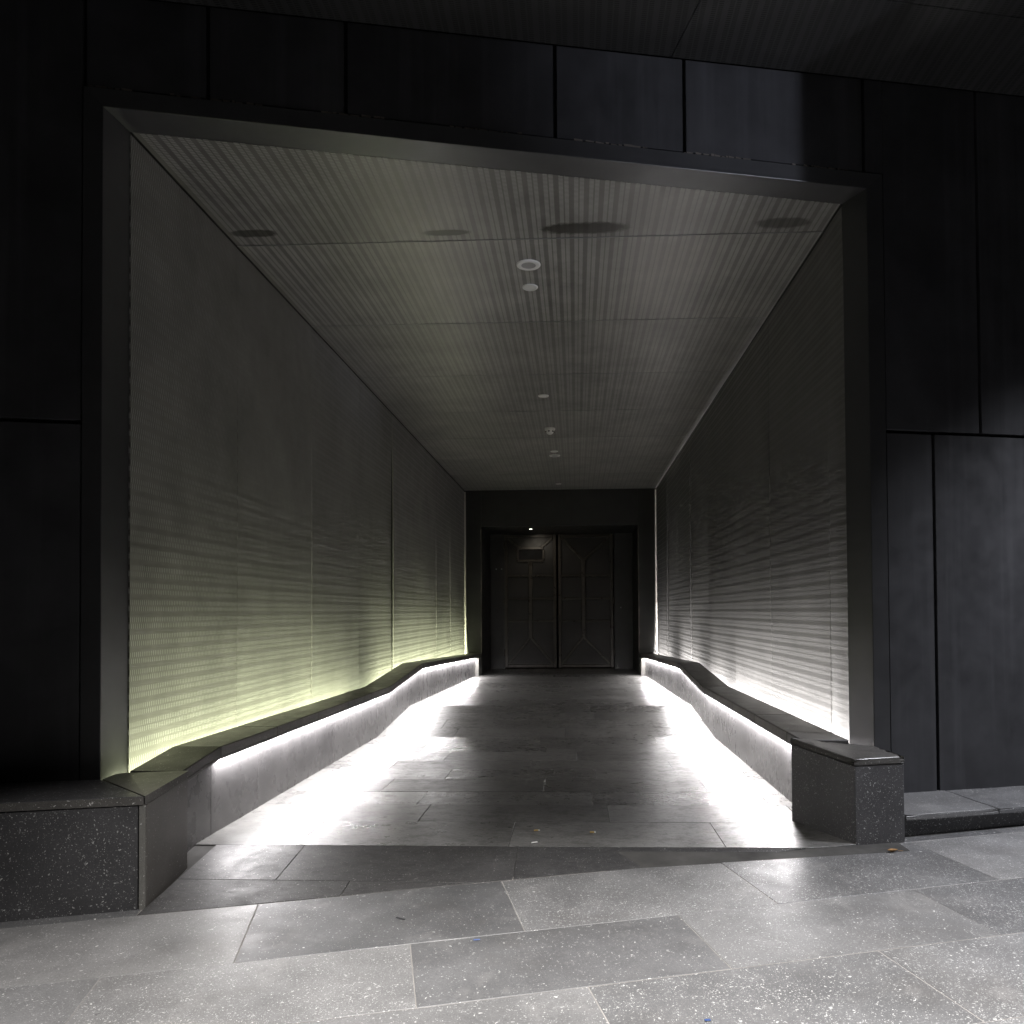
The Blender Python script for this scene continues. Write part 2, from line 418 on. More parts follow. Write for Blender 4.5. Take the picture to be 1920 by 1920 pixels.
def pave_slab(u0, u1, d0, d1):
    gp = 0.0018
    poly = [ud(u0 + gp, d1 + gp), ud(u1 - gp, d1 + gp), ud(u1 - gp, d0 - gp), ud(u0 + gp, d0 - gp)]
    prism('paving_slab', poly, zpave, 0.04, 'pave', pav, 0.0016, 0.0012)
for (d0, d1, u_first) in rows:
    u = u_first - 1.165 * 4
    while u < 6.2:
        if u + 1.165 > -5.4: pave_slab(max(u, -5.4), min(u + 1.165, 6.4), d0, d1)
        u += 1.165
for u0, u1 in ((2.88, 3.55), (3.55, 4.72), (4.72, 5.9)):      # narrow strip along the foot of the plinth
    pave_slab(u0, u1, 4.24, 4.02)
for u0, u1 in ((-5.4, -4.4), (-4.4, -3.2), (-3.2, -2.1), (-2.1, -1.095)):
    pave_slab(u0, u1, 4.28, 4.02)

# ------------------------------------------------------------------ passage floor
fb = bmesh.new()
ys = [3.45, 3.8, 4.1, YA, 8.6, 10.3, Y_END, 19.6]
prev = None
for y in ys:
    z = (prof(y) if y >= YA else -0.06 + (ZA + 0.06) * (y - 3.45) / (YA - 3.45)) - 0.006
    if y < YA: z -= 0.012
    cur = [fb.verts.new((-2.45, y, z)), fb.verts.new((1.8, y, z))]
    if prev: fb.faces.new((prev[0], prev[1], cur[1], cur[0]))
    prev = cur
pf = tag(from_bm('passage_floor', fb, 'mortar_dark'), kind='structure')
row_y = [3.2, 4.02, YA, 5.0, 5.46, 5.87, 6.31, 6.74, 7.17, 7.62, 8.1, 8.6, 9.03, 9.45, 9.88, 10.3]
yy = 10.3
while yy < Y_END + 1.5: yy += 0.456; row_y.append(yy)
offs = [-1.15, -1.53, -1.585, -1.15 + 0.15, -0.55 - 0.55, -1.45, -1.05, -1.6, -1.2, -1.5]
for i in range(len(row_y) - 1):
    y0, y1 = row_y[i], row_y[i + 1]
    x = (offs[i] if i < len(offs) else random.uniform(-1.7, -0.9)) - 1.2
    while x < 1.75:
        x0, x1 = max(x, -2.3), min(x + 1.2, 1.66)
        x += 1.2
        if x1 - x0 < 0.05: continue
        gp = 0.0022
        poly = [(x0 + gp, y0 + gp), (x1 - gp, y0 + gp), (x1 - gp, y1 - gp), (x0 + gp, y1 - gp)]
        if i < 4: poly = clip(poly, -PS, PC, D_EDGE + 0.004)
        if i < 2: poly = clip(poly, 1, 0, -2.035)
        if i < 3: poly = clip(poly, -1, 0, -1.545)
        if len(poly) < 3 or area(poly) < 0.002: continue
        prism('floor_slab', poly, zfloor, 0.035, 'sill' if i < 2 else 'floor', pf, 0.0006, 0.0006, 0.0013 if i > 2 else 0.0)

# ------------------------------------------------------------------ facade
fw = tag(empty('facade_wall', (*fac(-0.3), 0.0)), 'dark grey panelled facade wall around the passage opening, split by black joints', 'wall')
def fquad(name, x0, x1, z0, z1, mat, parent, out=0.0, thick=0.03, bevel=0.002, ztop=None):
    a0 = fac(x0, out); a1 = fac(x1, out); b0 = fac(x0, out - thick); b1 = fac(x1, out - thick)
    zt0, zt1 = (z1, z1) if ztop is None else (ztop(x0), ztop(x1))
    return hexa(name, [(*a0, z0), (*a1, z0), (*b1, z0), (*b0, z0), (*a0, zt0), (*a1, zt1), (*b1, zt1), (*b0, zt0)], mat, parent, bevel)
def zsof(x, y=0): return 4.70 + 0.024 * x
G = 0.0105
ztf = lambda x: zsof(x) - 0.004
XF0, XF1 = -2.575, 1.975                      # outer edges of the portal frame
# upper band
for x0, x1 in ((XF0, -1.978), (-1.978, -1.271), (-1.271, -0.103), (-0.103, 0.681), (0.681, 1.856), (1.856, XF1 + 0.012)):
    fquad('wall_panel', x0 + G, x1 - (G if x1 < 1.9 else 0), 4.142, 0, 'facade', fw, ztop=ztf)
# left of the opening
for x0, x1 in ((-3.75, XF0), (-5.2, -3.75)):
    fquad('wall_panel', x0 + G, x1 - G, 2.355 + G, 0, 'facade', fw, ztop=ztf)
    fquad('wall_panel', x0 + G, x1 - G, 0.35, 2.355 - G, 'facade', fw)
# right of the opening
for x0, x1 in ((XF1 + 0.002, 2.655), (2.655, 4.1), (4.1, 5.6)):
    fquad('wall_panel', x0 + G, x1 - G, 2.485 + G, 0, 'facade', fw, ztop=ztf)
for x0, x1 in ((XF1 + 0.002, 2.312), (2.312, 3.55), (3.55, 5.6)):
    fquad('wall_panel', x0 + G, x1 - G, 0.13, 2.485 - G, 'facade', fw)
for x0, x1, z0, z1 in ((-5.3, XF0 + 0.03, -0.1, 5.3), (XF1 - 0.03, 5.7, -0.1, 5.3), (XF0 + 0.031, XF1 - 0.031, 4.10, 5.3)):
    fquad('backing', x0, x1, z0, z1, 'black', fw, out=-0.034, thick=0.25, bevel=0)
# crumbling sealant in the joint over the frame
sb = bmesh.new(); rg = random.Random(3)
x = XF0 + 0.02
while x < XF1 - 0.02:
    w = rg.choice((0.012, 0.02, 0.035, 0.05))
    if math.sin(x * 9.0) + rg.uniform(-0.6, 0.6) > -0.25:
        h = rg.uniform(0.006, 0.014)
        a0 = fac(x, 0.004); a1 = fac(x + w, 0.004); b0 = fac(x, -0.02); b1 = fac(x + w, -0.02)
        z0 = 4.134 + rg.uniform(-0.002, 0.004)
        bm_hexa([(*a0, z0), (*a1, z0 + rg.uniform(-.002, .002)), (*b1, z0), (*b0, z0), (*a0, z0 + h), (*a1, z0 + h * rg.uniform(.5, 1)), (*b1, z0 + h), (*b0, z0 + h)], 0.0, sb)
    x += w + rg.uniform(0.0, 0.02)
o = from_bm('sealant', sb, 'seal', fw); o['kind'] = 'stuff'

# ------------------------------------------------------------------ portal frame
pfm = tag(empty('portal_frame', (*fac(-0.3), 0.0)), 'satin dark metal frame lining the passage opening', 'frame')
LF, RF = (-2.482, 4.092), (1.866, 5.138)
LI, RI = (-2.462, 4.305), (1.778, 5.318)
LO, RO = fac(XF0, 0.012), fac(XF1, 0.012)
LFo = (LF[0] + 0.0028, LF[1] - 0.0117); RFo = (RF[0] + 0.0028, RF[1] - 0.0117)
ZT, ZTO = 4.03, 4.130
def jamb(name, O, F_, I, z0, sgn):
    bm = bmesh.new()
    zi = ZT
    pts = {}
    def V(k, p, z):
        pts[k] = bm.verts.new((p[0], p[1], z))
    V('o0', O, z0); V('f0', F_, z0); V('i0', I, z0); V('o1', O, ZTO); V('f1', F_, zi); V('i1', I, zi)
    back = (O[0] + 0.02 * sgn * 0, O[1] + 0.25)
    V('b0', back, z0); V('b1', back, ZTO)
    for f in (('o0', 'f0', 'f1', 'o1'), ('f0', 'i0', 'i1', 'f1'), ('o0', 'o1', 'b1', 'b0'), ('i0', 'b0', 'b1', 'i1'), ('o1', 'f1', 'i1', 'b1'), ('o0', 'b0', 'i0', 'f0')):
        bm.faces.new([pts[k] for k in f])
    es = [e for e in bm.edges if {e.verts[0], e.verts[1]} in ({pts['f0'], pts['f1']},)]
    bmesh.ops.bevel(bm, geom=es, offset=0.004, segments=2, affect='EDGES', profile=0.5)
    return from_bm(name, bm, 'frame', pfm)
jamb('jamb', LO, LFo, LI, 0.10, -1)
jamb('jamb', RO, RFo, RI, 0.10, 1)
bm = bmesh.new()
hv = {k: bm.verts.new(p) for k, p in {'ol': (*LO, ZTO), 'or': (*RO, ZTO), 'fl': (*LFo, ZT + 0.001), 'fr': (*RFo, ZT + 0.001),
      'il': (*LI, ZT + 0.001), 'ir': (*RI, ZT + 0.001), 'bl': (LI[0], LI[1] + 0.02, ZTO), 'br': (RI[0], RI[1] + 0.02, ZTO)}.items()}
for f in (('ol', 'or', 'fr', 'fl'), ('fl', 'fr', 'ir', 'il'), ('ol', 'bl', 'br', 'or'), ('il', 'ir', 'br', 'bl'), ('ol', 'fl', 'il', 'bl'), ('or', 'br', 'ir', 'fr')):
    bm.faces.new([hv[k] for k in f])
es = [e for e in bm.edges if {e.verts[0], e.verts[1]} == {hv['fl'], hv['fr']}]
bmesh.ops.bevel(bm, geom=es, offset=0.004, segments=2, affect='EDGES', profile=0.5)
from_bm('head', bm, 'frame', pfm)

# ------------------------------------------------------------------ passage walls and ceiling
def sheet(name, o0, du, dv, nu, nv, bow, mat, parent, seed, thick_dir):
    """a gently warped sheet: origin, edge vectors, resolution; bow in metres along thick_dir"""
    rg = random.Random(seed); a1, a2, ph = rg.uniform(-1, 1), rg.uniform(-1, 1), rg.uniform(0, 6)
    bm = bmesh.new(); gr = []
    O, DU, DV, N = Vector(o0), Vector(du), Vector(dv), Vector(thick_dir)
    for i in range(nu + 1):
        col = []
        for j in range(nv + 1):
            u, w = i / nu, j / nv
            h = 0.003 * a1 * math.sin(math.pi * u) * (0.6 + 0.4 * math.sin(2.2 * math.pi * w + ph)) + 4 * w * (1 - w) * (bow[0] + (bow[1] - bow[0]) * u) + 0.0015 * a2 * math.sin(5.3 * u + ph)
            col.append(bm.verts.new(O + DU * u + DV * w + N * h))
        gr.append(col)
    for i in range(nu):
        for j in range(nv): bm.faces.new((gr[i][j], gr[i + 1][j], gr[i + 1][j + 1], gr[i][j + 1]))
    fs = bm.faces[:]
    r = bmesh.ops.extrude_face_region(bm, geom=fs)
    for vv in [e for e in r['geom'] if isinstance(e, bmesh.types.BMVert)]: vv.co += N * (-0.012)
    return from_bm(name, bm, mat, parent, smooth=False)
def passage_wall(x, sgn, y_start, mat, bows, label):
    t = tag(empty('passage_wall', (x, y_start, 0)), label, 'wall')
    seams = [y_start] + [j for j in JOINTS] + [Y_END - 0.035]
    for k, (y0, y1) in enumerate(zip(seams, seams[1:])):
        if y1 - y0 < 0.1: continue
        tilt = random.uniform(-0.0015, 0.0015)
        sheet('wall_panel', (x + tilt, y0 + 0.0012, 0.0), (0, y1 - y0 - 0.0024, 0), (-2 * tilt, 0, ZC - 0.012), 8, 16, bows[k % len(bows)], mat if k < 2 else mat + '_far', t, 11 * k + (5 if sgn > 0 else 0), (-sgn, 0, 0))
    box('backing', *((x - 0.40, x - 0.03) if sgn < 0 else (x + 0.03, x + 0.40)), y_start - 0.05, Y_END + 0.4, -0.3, 4.6, 'mortar_dark', t, 0)
    xa, xb = (x + 0.002, x + 0.035) if sgn < 0 else (x - 0.035, x - 0.002)
    box('edge_trim', xa, xb, Y_END - 0.03, Y_END - 0.004, 0.2, 4.0, 'trim', t, 0.001)
    return t
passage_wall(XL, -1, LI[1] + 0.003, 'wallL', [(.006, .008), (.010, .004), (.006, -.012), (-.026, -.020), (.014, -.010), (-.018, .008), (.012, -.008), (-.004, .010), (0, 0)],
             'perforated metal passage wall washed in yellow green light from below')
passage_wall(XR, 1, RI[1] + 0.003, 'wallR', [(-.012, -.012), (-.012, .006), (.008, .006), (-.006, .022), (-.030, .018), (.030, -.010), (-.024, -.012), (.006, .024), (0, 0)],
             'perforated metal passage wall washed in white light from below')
pc = tag(empty('passage_ceiling', (-0.3, 5, ZC)), 'perforated grey metal ceiling of the passage with long stripes of slots', 'ceiling')
CX0, CX1 = -2.452, 1.766
seams = [None] + JOINTS + [Y_END]
for k in range(len(seams) - 1):
    y0, y1 = seams[k], seams[k + 1]
    gp = 0.003
    if k == 0:
        ya = LI[1] + 0.004; yb = RI[1] + 0.004
        ya += (RI[1] - LI[1]) / (RI[0] - LI[0]) * (CX0 - LI[0]); yb += (RI[1] - LI[1]) / (RI[0] - LI[0]) * (CX1 - RI[0])
    else:
        ya = yb = y0 + gp
    dz = random.uniform(-0.001, 0.001)
    bm = bmesh.new(); nx = 14; rg = random.Random(50 + k); ph, am = rg.uniform(0, 6), rg.uniform(0.0008, 0.002)
    gr = []
    for i in range(nx + 1):
        u = i / nx; xx = CX0 + (CX1 - CX0) * u; yf = ya + (yb - ya) * u; col = []
        for j in range(7):
            w = j / 6; col.append(bm.verts.new((xx, yf + (y1 - gp - yf) * w, ZC + dz + am * math.sin(5 * u + ph) * math.sin(math.pi * w))))
        gr.append(col)
    for i in range(nx):
        for j in range(6): bm.faces.new((gr[i][j], gr[i + 1][j], gr[i + 1][j + 1], gr[i][j + 1]))
    r = bmesh.ops.extrude_face_region(bm, geom=bm.faces[:])
    for vv in [e for e in r['geom'] if isinstance(e, bmesh.types.BMVert)]: vv.co.z += 0.015
    from_bm('ceiling_panel', bm, 'ceil_stained' if k == 0 else 'ceil' if k == 1 else 'ceil_far', pc)
for yj in JOINTS:
    box('joint_glint', CX0, CX1, yj - 0.004, yj + 0.004, ZC - 0.0035, ZC + 0.004, 'alu', pc, 0)  # pale strip added at each seam for the light caught by panel edges
box('backing', XL - 0.03, XR + 0.03, 5.36, Y_END + 0.4, ZC + 0.03, ZC + 0.4, 'mortar_dark', pc, 0)
hexa('backing', [(XL - .03, 4.34, ZC + .03), (XR + .03, 5.355, ZC + .03), (XR + .03, 5.359, ZC + .03), (XL - .03, 5.359, ZC + .03),
                 (XL - .03, 4.34, ZC + .4), (XR + .03, 5.355, ZC + .4), (XR + .03, 5.359, ZC + .4), (XL - .03, 5.359, ZC + .4)], 'mortar_dark', pc, 0)

# ------------------------------------------------------------------ end wall, recess and gate
ew = tag(empty('end_wall', (-0.35, Y_END, 0)), 'black stone end wall with the gate recess cut into it', 'wall')
JX0, JX1, ZL, YD = -2.085, 1.370, 3.23, 19.42
box('wall_block', XL - 0.028, JX0, Y_END, YD + 0.3, -0.3, 4.06, 'endwall', ew, 0.003)
box('wall_block', JX1, XR + 0.028, Y_END, YD + 0.3, -0.3, 4.06, 'endwall', ew, 0.003)
box('lintel', JX0 + 0.001, JX1 - 0.001, Y_END + 0.002, YD + 0.3, ZL, 4.058, 'endwall', ew, 0.003)
box('side_panel', JX0 + 0.002, -1.725, YD - 0.05, YD + 0.1, -0.06, ZL - 0.002, 'endwall', ew, 0.003)
box('side_panel', 0.922, JX1 - 0.002, YD - 0.05, YD + 0.1, -0.06, ZL - 0.002, 'endwall', ew, 0.003)
for xx, sg in ((JX0, 1), (JX1, -1)):                 # ragged sealant bead down each jamb
    bm = bmesh.new(); prevv = None; rg = random.Random(int(xx * 100) + 500)
    for k in range(60):
        z = 0.45 + k * (2.72 / 59); w = 0.008 + 0.012 * rg.random()
        cur = [bm.verts.new((xx - sg * w, Y_END - 0.004, z)), bm.verts.new((xx + sg * 0.004, Y_END - 0.006, z)), bm.verts.new((xx + sg * 0.004, Y_END + 0.01, z))]
        if prevv:
            bm.faces.new((prevv[0], prevv[1], cur[1], cur[0])); bm.faces.new((prevv[1], prevv[2], cur[2], cur[1]))
        prevv = cur
    from_bm('sealant_bead', bm, 'seal', ew)
for (xx, zz) in ((-1.93, 2.38), (-1.80, 2.38), (1.08, 1.43)):
    bm = bmesh.new(); bmesh.ops.create_uvsphere(bm, u_segments=8, v_segments=5, radius=0.018)
    bmesh.ops.scale(bm, vec=(1, 0.5, 1), verts=bm.verts); bmesh.ops.translate(bm, vec=(xx, YD - 0.055, zz), verts=bm.verts)
    from_bm('screw_head', bm, 'alu', ew)

gt = tag(empty('steel_gate', (-0.42, YD, -0.04)), 'double leaf dark steel gate with raised diagonal bars at the passage end', 'gate')
def gx(zx): return -0.451 + (zx - 945) * 0.00283
def gz(zy): return -0.035 + (1705 - zy) * 0.00283
def bar(parent, p, q, w=0.075, t=0.035, name='bar', y=YD):
    (x0, z0), (x1, z1) = p, q
    L = math.hypot(x1 - x0, z1 - z0); nx_, nz_ = -(z1 - z0) / L * w / 2, (x1 - x0) / L * w / 2
    yf, yb = y - t * 1.5, y + 0.004
    c = [(x0 - nx_, z0 - nz_), (x1 - nx_, z1 - nz_), (x1 + nx_, z1 + nz_), (x0 + nx_, z0 + nz_)]
    hexa(name, [(a, yf, b_) for a, b_ in c] + [(a, yb, b_) for a, b_ in c], 'gate_bar', parent, 0.008)
for side in (0, 1):
    zx0, zx1 = (492, 938) if side == 0 else (952, 1424)
    cx = 715 if side == 0 else 1168
    X0, X1 = gx(zx0), gx(zx1); Z0, Z1 = gz(1698), gz(556)
    leaf = box('gate_leaf', X0, X1, YD, YD + 0.05, Z0, Z1 - 0.002, 'gate', gt, 0.003)
    e = 0.04
    for p, q in (((X0 + e, Z0), (X0 + e, Z1)), ((X1 - e, Z0), (X1 - e, Z1))): bar(leaf, p, q, 0.075, 0.040)
    for p, q in (((X0 + 0.08, Z0 + e), (X1 - 0.08, Z0 + e)), ((X0 + 0.08, Z1 - e), (X1 - 0.08, Z1 - e))): bar(leaf, p, q, 0.075, 0.037)
    C = gx(cx); zt = gz(775); zb = gz(1445)
    bar(leaf, (C, zb), (C, zt), 0.10, 0.034)
    for zy in (912, 1108, 1300):
        bar(leaf, (X0 + 0.08, gz(zy)), (C - 0.052, gz(zy)), 0.05, 0.032); bar(leaf, (C + 0.052, gz(zy)), (X1 - 0.08, gz(zy)), 0.05, 0.032)
    bar(leaf, (C, zb + 0.02), (X0 + 0.09, Z0 + 0.09), 0.06, 0.030); bar(leaf, (C, zb + 0.02), (X1 - 0.09, Z0 + 0.09), 0.06, 0.0315)
    if side == 0:
        wx0, wx1, wz0, wz1 = gx(605), gx(828), gz(782), gz(676)
        for p, q in (((wx0, wz0), (wx1, wz0)), ((wx0, wz1), (wx1, wz1))): bar(leaf, p, q, 0.06, 0.045, 'window_bar')
        for p, q in (((wx0, wz0 + .03), (wx0, wz1 - .03)), ((wx1, wz0 + .03), (wx1, wz1 - .03))): bar(leaf, p, q, 0.06, 0.044, 'window_bar')
        box('window_pane', wx0 + .03, wx1 - .03, YD - 0.006, YD + 0.002, wz0 + .03, wz1 - .03, 'black', leaf, 0)
        bar(leaf, (wx0 + 0.05, wz1 + 0.02), (X0 + 0.09, Z1 - 0.09), 0.06, 0.030); bar(leaf, (wx1 - 0.05, wz1 + 0.02), (X1 - 0.09, Z1 - 0.09), 0.06, 0.0315)
    else:
        bar(leaf, (C, zt - 0.02), (X0 + 0.09, Z1 - 0.09), 0.06, 0.030); bar(leaf, (C, zt - 0.02), (X1 - 0.09, Z1 - 0.09), 0.06, 0.0315)
    hx = X0 - 0.012 if side == 0 else X1 + 0.012
    for zz in (0.35, 1.6, 2.95):
        bm = bmesh.new(); bmesh.ops.create_cone(bm, cap_ends=True, segments=10, radius1=0.018, radius2=0.018, depth=0.16)
        bmesh.ops.translate(bm, vec=(hx, YD - 0.06, zz), verts=bm.verts)
        from_bm('hinge', bm, 'gate_bar', leaf)
# lit downlights over the gate
def disc_bm(r, depth, seg=28, r2=None):
    bm = bmesh.new(); bmesh.ops.create_cone(bm, cap_ends=True, segments=seg, radius1=r, radius2=r2 or r, depth=depth); return bm
def ring_bm(ro, ri, h, seg=32):
    bm = bmesh.new(); loops = []
    for (r, z) in ((ri, h * 0.2), (ri + 0.004, 0.0), (ro - 0.006, 0.0), (ro, h * 0.5), (ro, h)):
        loops.append([bm.verts.new((r * math.cos(2 * math.pi * k / seg), r * math.sin(2 * math.pi * k / seg), z)) for k in range(seg)])
    for a, b_ in zip(loops, loops[1:]):
        for k in range(seg): bm.faces.new((a[k], a[(k + 1) % seg], b_[(k + 1) % seg], b_[k]))
    return bm
def fitting(name, label, x, y, z, r, ri, lens, group=None, cat='downlight', drop=0.008):
    t = tag(empty(name, (x, y, z)), label, cat, group)
    bm = ring_bm(r, ri, drop + 0.002); bmesh.ops.translate(bm, vec=(x, y, z - drop), verts=bm.verts); from_bm('trim_ring', bm, 'white', t, True)
    bm = disc_bm(ri + 0.002, 0.004); bmesh.ops.translate(bm, vec=(x, y, z - drop + 0.005), verts=bm.verts); from_bm('lens', bm, lens, t)
    return t
def spot(name, loc, target, energy, col, angle, blend, radius, parent=None):
    d = bpy.data.lights.new(name, 'SPOT'); d.energy = energy; d.color = col
    d.spot_size = math.radians(angle); d.spot_blend = blend; d.shadow_soft_size = radius
    o = bpy.data.objects.new(name, d); COL.objects.link(o); o.location = loc
    o.rotation_euler = (Vector(target) - Vector(loc)).to_track_quat('-Z', 'Y').to_euler()
    return par(o, parent)
for k, (xx, lab) in enumerate(((-1.02, 'small lit downlight in the soffit over the gate'),)):
    yl = 18.2
    t = fitting('gate_downlight', lab, xx, yl, ZL - 0.001, 0.05, 0.036, 'lamp')
    spot('gate_spot', (xx, yl, ZL - 0.03), (xx + 0.35, YD - 0.02, 1.9), 14.0, (1.0, 0.9, 0.74), 100, 0.6, 0.02, t)

# ------------------------------------------------------------------ ceiling fittings
FIT = [(6.125, -0.349, 0.094, 0.056, 'greylens', 'largest white ring downlight with grey lens, nearest the entrance', 'ceiling_downlight', 'downlight'),
       (6.552, -0.361, 0.066, 0.040, 'white', 'plain white ceiling disc just behind the largest ring downlight', 'ceiling_disc', 'disc'),
       (9.896, -0.387, 0.066, 0.040, 'white', 'single white ceiling disc halfway down the passage, before the smoke detector', 'ceiling_disc', 'disc'),
       (13.358, -0.349, 0.066, 0.040, 'white', 'small white ceiling disc touching the far ring downlight', 'ceiling_disc', 'disc'),
       (13.726, -0.350, 0.096, 0.056, 'greylens', 'wide white ring downlight in the far part of the ceiling', 'ceiling_downlight', 'downlight'),
       (16.789, -0.353, 0.062, 0.038, 'white', 'last small white ceiling disc, close above the gate wall', 'ceiling_disc', 'disc')]
for (y, x, r, ri, lens, lab, nm, cat) in FIT:
    fitting(nm, lab, x, y, ZC - 0.001, r, ri, lens, 'round fittings along the passage ceiling', cat, 0.010)
sd = tag(empty('smoke_detector', (-0.365, 11.672, ZC)), 'white domed smoke detector hanging from the passage ceiling', 'smoke detector')
for nm, r1, r2, z, h, mt in (('base', 0.078, 0.078, ZC - 0.014, 0.026, 'white'), ('body', 0.045, 0.070, ZC - 0.052, 0.05, 'white'), ('cap', 0.030, 0.036, ZC - 0.083, 0.012, 'white')):
    bm = disc_bm(r1, h, 24, r2); bmesh.ops.translate(bm, vec=(-0.365, 11.672, z), verts=bm.verts); from_bm(nm, bm, mt, sd)
for a in range(6):
    an = a * math.pi / 3 + 0.3
    bm = bmesh.new(); bm_hexa(box_pts(-0.012, 0.012, -0.004, 0.004, -0.007, 0.007), 0.0, bm)
    bmesh.ops.rotate(bm, verts=bm.verts, cent=(0, 0, 0), matrix=Matrix.Rotation(an + math.pi / 2, 3, 'Z'))
    bmesh.ops.translate(bm, vec=(-0.365 + 0.060 * math.cos(an), 11.672 + 0.060 * math.sin(an), ZC - 0.052), verts=bm.verts)
    from_bm('vent_slot', bm, 'black', sd)

def strip_light(name, p0, p1, width, down, col, radiance, parent):
    """long rectangular lamp from p0 to p1"""
    p0, p1 = Vector(p0), Vector(p1); X = (p1 - p0).normalized()
    N = Vector((0, 0, -1.0 if down else 1.0)); Z = -(N - X * N.dot(X)).normalized(); Y = Z.cross(X)
    d = bpy.data.lights.new(name, 'AREA'); d.shape = 'RECTANGLE'; d.size = (p1 - p0).length; d.size_y = width
    d.color = col; d.energy = radiance * math.pi * d.size * width
    o = bpy.data.objects.new(name, d); COL.objects.link(o)
    m = Matrix((X, Y, Z)).transposed().to_4x4(); m.translation = (p0 + p1) / 2
    o.matrix_world = m
    return par(o, parent)

# ------------------------------------------------------------------ benches
def bench(side, label):
    sg = -1 if side == 'L' else 1
    lip, kick, back, wall = (-2.10, -2.16, -2.39, XL) if side == 'L' else (1.40, 1.46, 1.69, XR)
    top = lerp_table([(4.19, 0.5080), (4.66, 0.563), (8.95, 0.512), (10.92, 0.650), (17.65, 0.425)]) if side == 'L' else \
          lerp_table([(5.0, 0.538), (9.0, 0.503), (11.08, 0.630), (17.65, 0.41)])
    y_s = 4.196 if side == 'L' else 5.06
    t = tag(empty('stone_bench', ((lip + back) / 2, y_s, 0)), label, 'bench', 'stone benches along the passage walls')
    cuts = [4.196, 4.66, 5.55, 6.45, 7.3, 8.15, 8.95, 9.95, 10.92, 11.85, 12.75, 13.65, 14.55, 15.45, 16.35, Y_END - 0.003] if side == 'L' else \
           [5.06, 5.42, 6.38, 7.28, 8.15, 9.0, 10.0, 11.08, 12.0, 12.9, 13.8, 14.7, 15.6, 16.5, Y_END - 0.003]
    TK = 0.074
    for a, b_ in zip(cuts, cuts[1:]):
        g_ = 0.0016; y0, y1 = a + g_, b_ - g_; z0, z1 = top(a), top(b_)
        dz = random.uniform(-0.001, 0.001)
        l0 = lip + random.uniform(-0.0015, 0.0015)
        xs = (back, l0) if side == 'L' else (l0, back)
        bmc = bmesh.new(); T1 = 0.056
        nx = (l0 - 0.022, l0) if side == 'L' else (l0, l0 + 0.022)
        bm_hexa([(xs[0], y0, z0 - T1 + dz), (xs[1], y0, z0 - T1 + dz), (xs[1], y1, z1 - T1 + dz), (xs[0], y1, z1 - T1 + dz),
                 (xs[0], y0, z0 + dz), (xs[1], y0, z0 + dz), (xs[1], y1, z1 + dz), (xs[0], y1, z1 + dz)], 0.005, bmc)
        bm_hexa([(nx[0], y0 + .003, z0 - TK + dz), (nx[1], y0 + .003, z0 - TK + dz), (nx[1], y1 - .003, z1 - TK + dz), (nx[0], y1 - .003, z1 - TK + dz),
                 (nx[0], y0 + .003, z0 - T1 + .004 + dz), (nx[1], y0 + .003, z0 - T1 + .004 + dz), (nx[1], y1 - .003, z1 - T1 + .004 + dz), (nx[0], y1 - .003, z1 - T1 + .004 + dz)], 0.002, bmc)
        from_bm('cap_stone', bmc, 'bench', t)
    fc = sorted(set([y_s, 4.66, 5.36, 6.2, 7.1, 8.0, 8.6, 8.97, 10.3, 10.92, 11.8, 12.9, 14.1, 15.2, 16.2, 17.05] if side == 'L' else
                    [y_s, 5.95, 6.9, 7.8, 8.6, 9.02, 10.3, 11.08, 12.0, 13.1, 14.2, 15.3, 16.2, 17.05]))
    fc = [y for y in fc if y >= y_s]
    for a, b_ in zip(fc, fc[1:]):
        y0, y1 = a + 0.001, b_ - 0.001
        k0 = kick + random.uniform(-0.0012, 0.0012)
        xi = back - 0.09 * sg
        xs = (xi, k0) if side == 'L' else (k0, xi)
        hexa('face_stone', [(xs[0], y0, zfloor(kick, y0) - 0.03), (xs[1], y0, zfloor(kick, y0) - 0.03), (xs[1], y1, zfloor(kick, y1) - 0.03), (xs[0], y1, zfloor(kick, y1) - 0.03),
                            (xs[0], y0, top(y0) - 0.059), (xs[1], y0, top(y0) - 0.059), (xs[1], y1, top(y1) - 0.059), (xs[0], y1, top(y1) - 0.059)], 'bench_face', t, 0.0008)
    jx = JX0 if side == 'L' else JX1
    xs = (back + 0.035, jx - 0.004) if side == 'L' else (jx + 0.004, back - 0.035)
    box('end_stone', xs[0], xs[1], 17.06, Y_END - 0.004, -0.08, top(17.4) - TK - 0.006, 'edge', t, 0.002)
    # light strips: one under the lip, one down in the slot behind the seat
    led1 = tag(empty('led_strip', (kick, y_s, 0.45)), ('white light strip hidden under the bench lip beside the yellow green wall' if side == 'L' else 'white light strip hidden under the bench lip beside the white lit wall'), 'light strip', 'light strips of the benches')
    knots = [y for y in cuts if y > y_s + 0.2]
    y0 = y_s + (0.50 if side == 'L' else 0.28)
    ks = [y0] + [y for y in knots if y > y0 + 0.1]; ks[-1] = 17.02
    for a, b_ in zip(ks, ks[1:]):
        xa, xb = (kick + 0.010, kick + 0.024) if side == 'L' else (kick - 0.024, kick - 0.010)
        if abs(xb - lip) < 0.012 and side == 'R': pass
        ya, yb = a + 0.012, b_ - 0.012
        za, zb = top(ya) - TK + 0.002, top(yb) - TK + 0.002
        hexa('channel', [(xa - .003, ya - .006, za), (xb + .003, ya - .006, za), (xb + .003, yb + .006, zb), (xa - .003, yb + .006, zb),
                         (xa - .003, ya - .006, za + .012), (xb + .003, ya - .006, za + .012), (xb + .003, yb + .006, zb + .012), (xa - .003, yb + .006, zb + .012)], 'alu', led1, 0)
        bm = bmesh.new(); bm.faces.new([bm.verts.new(p) for p in ((xa, ya, za - .0010), (xa, yb, zb - .0010), (xb, yb, zb - .0010), (xb, ya, za - .0010))])
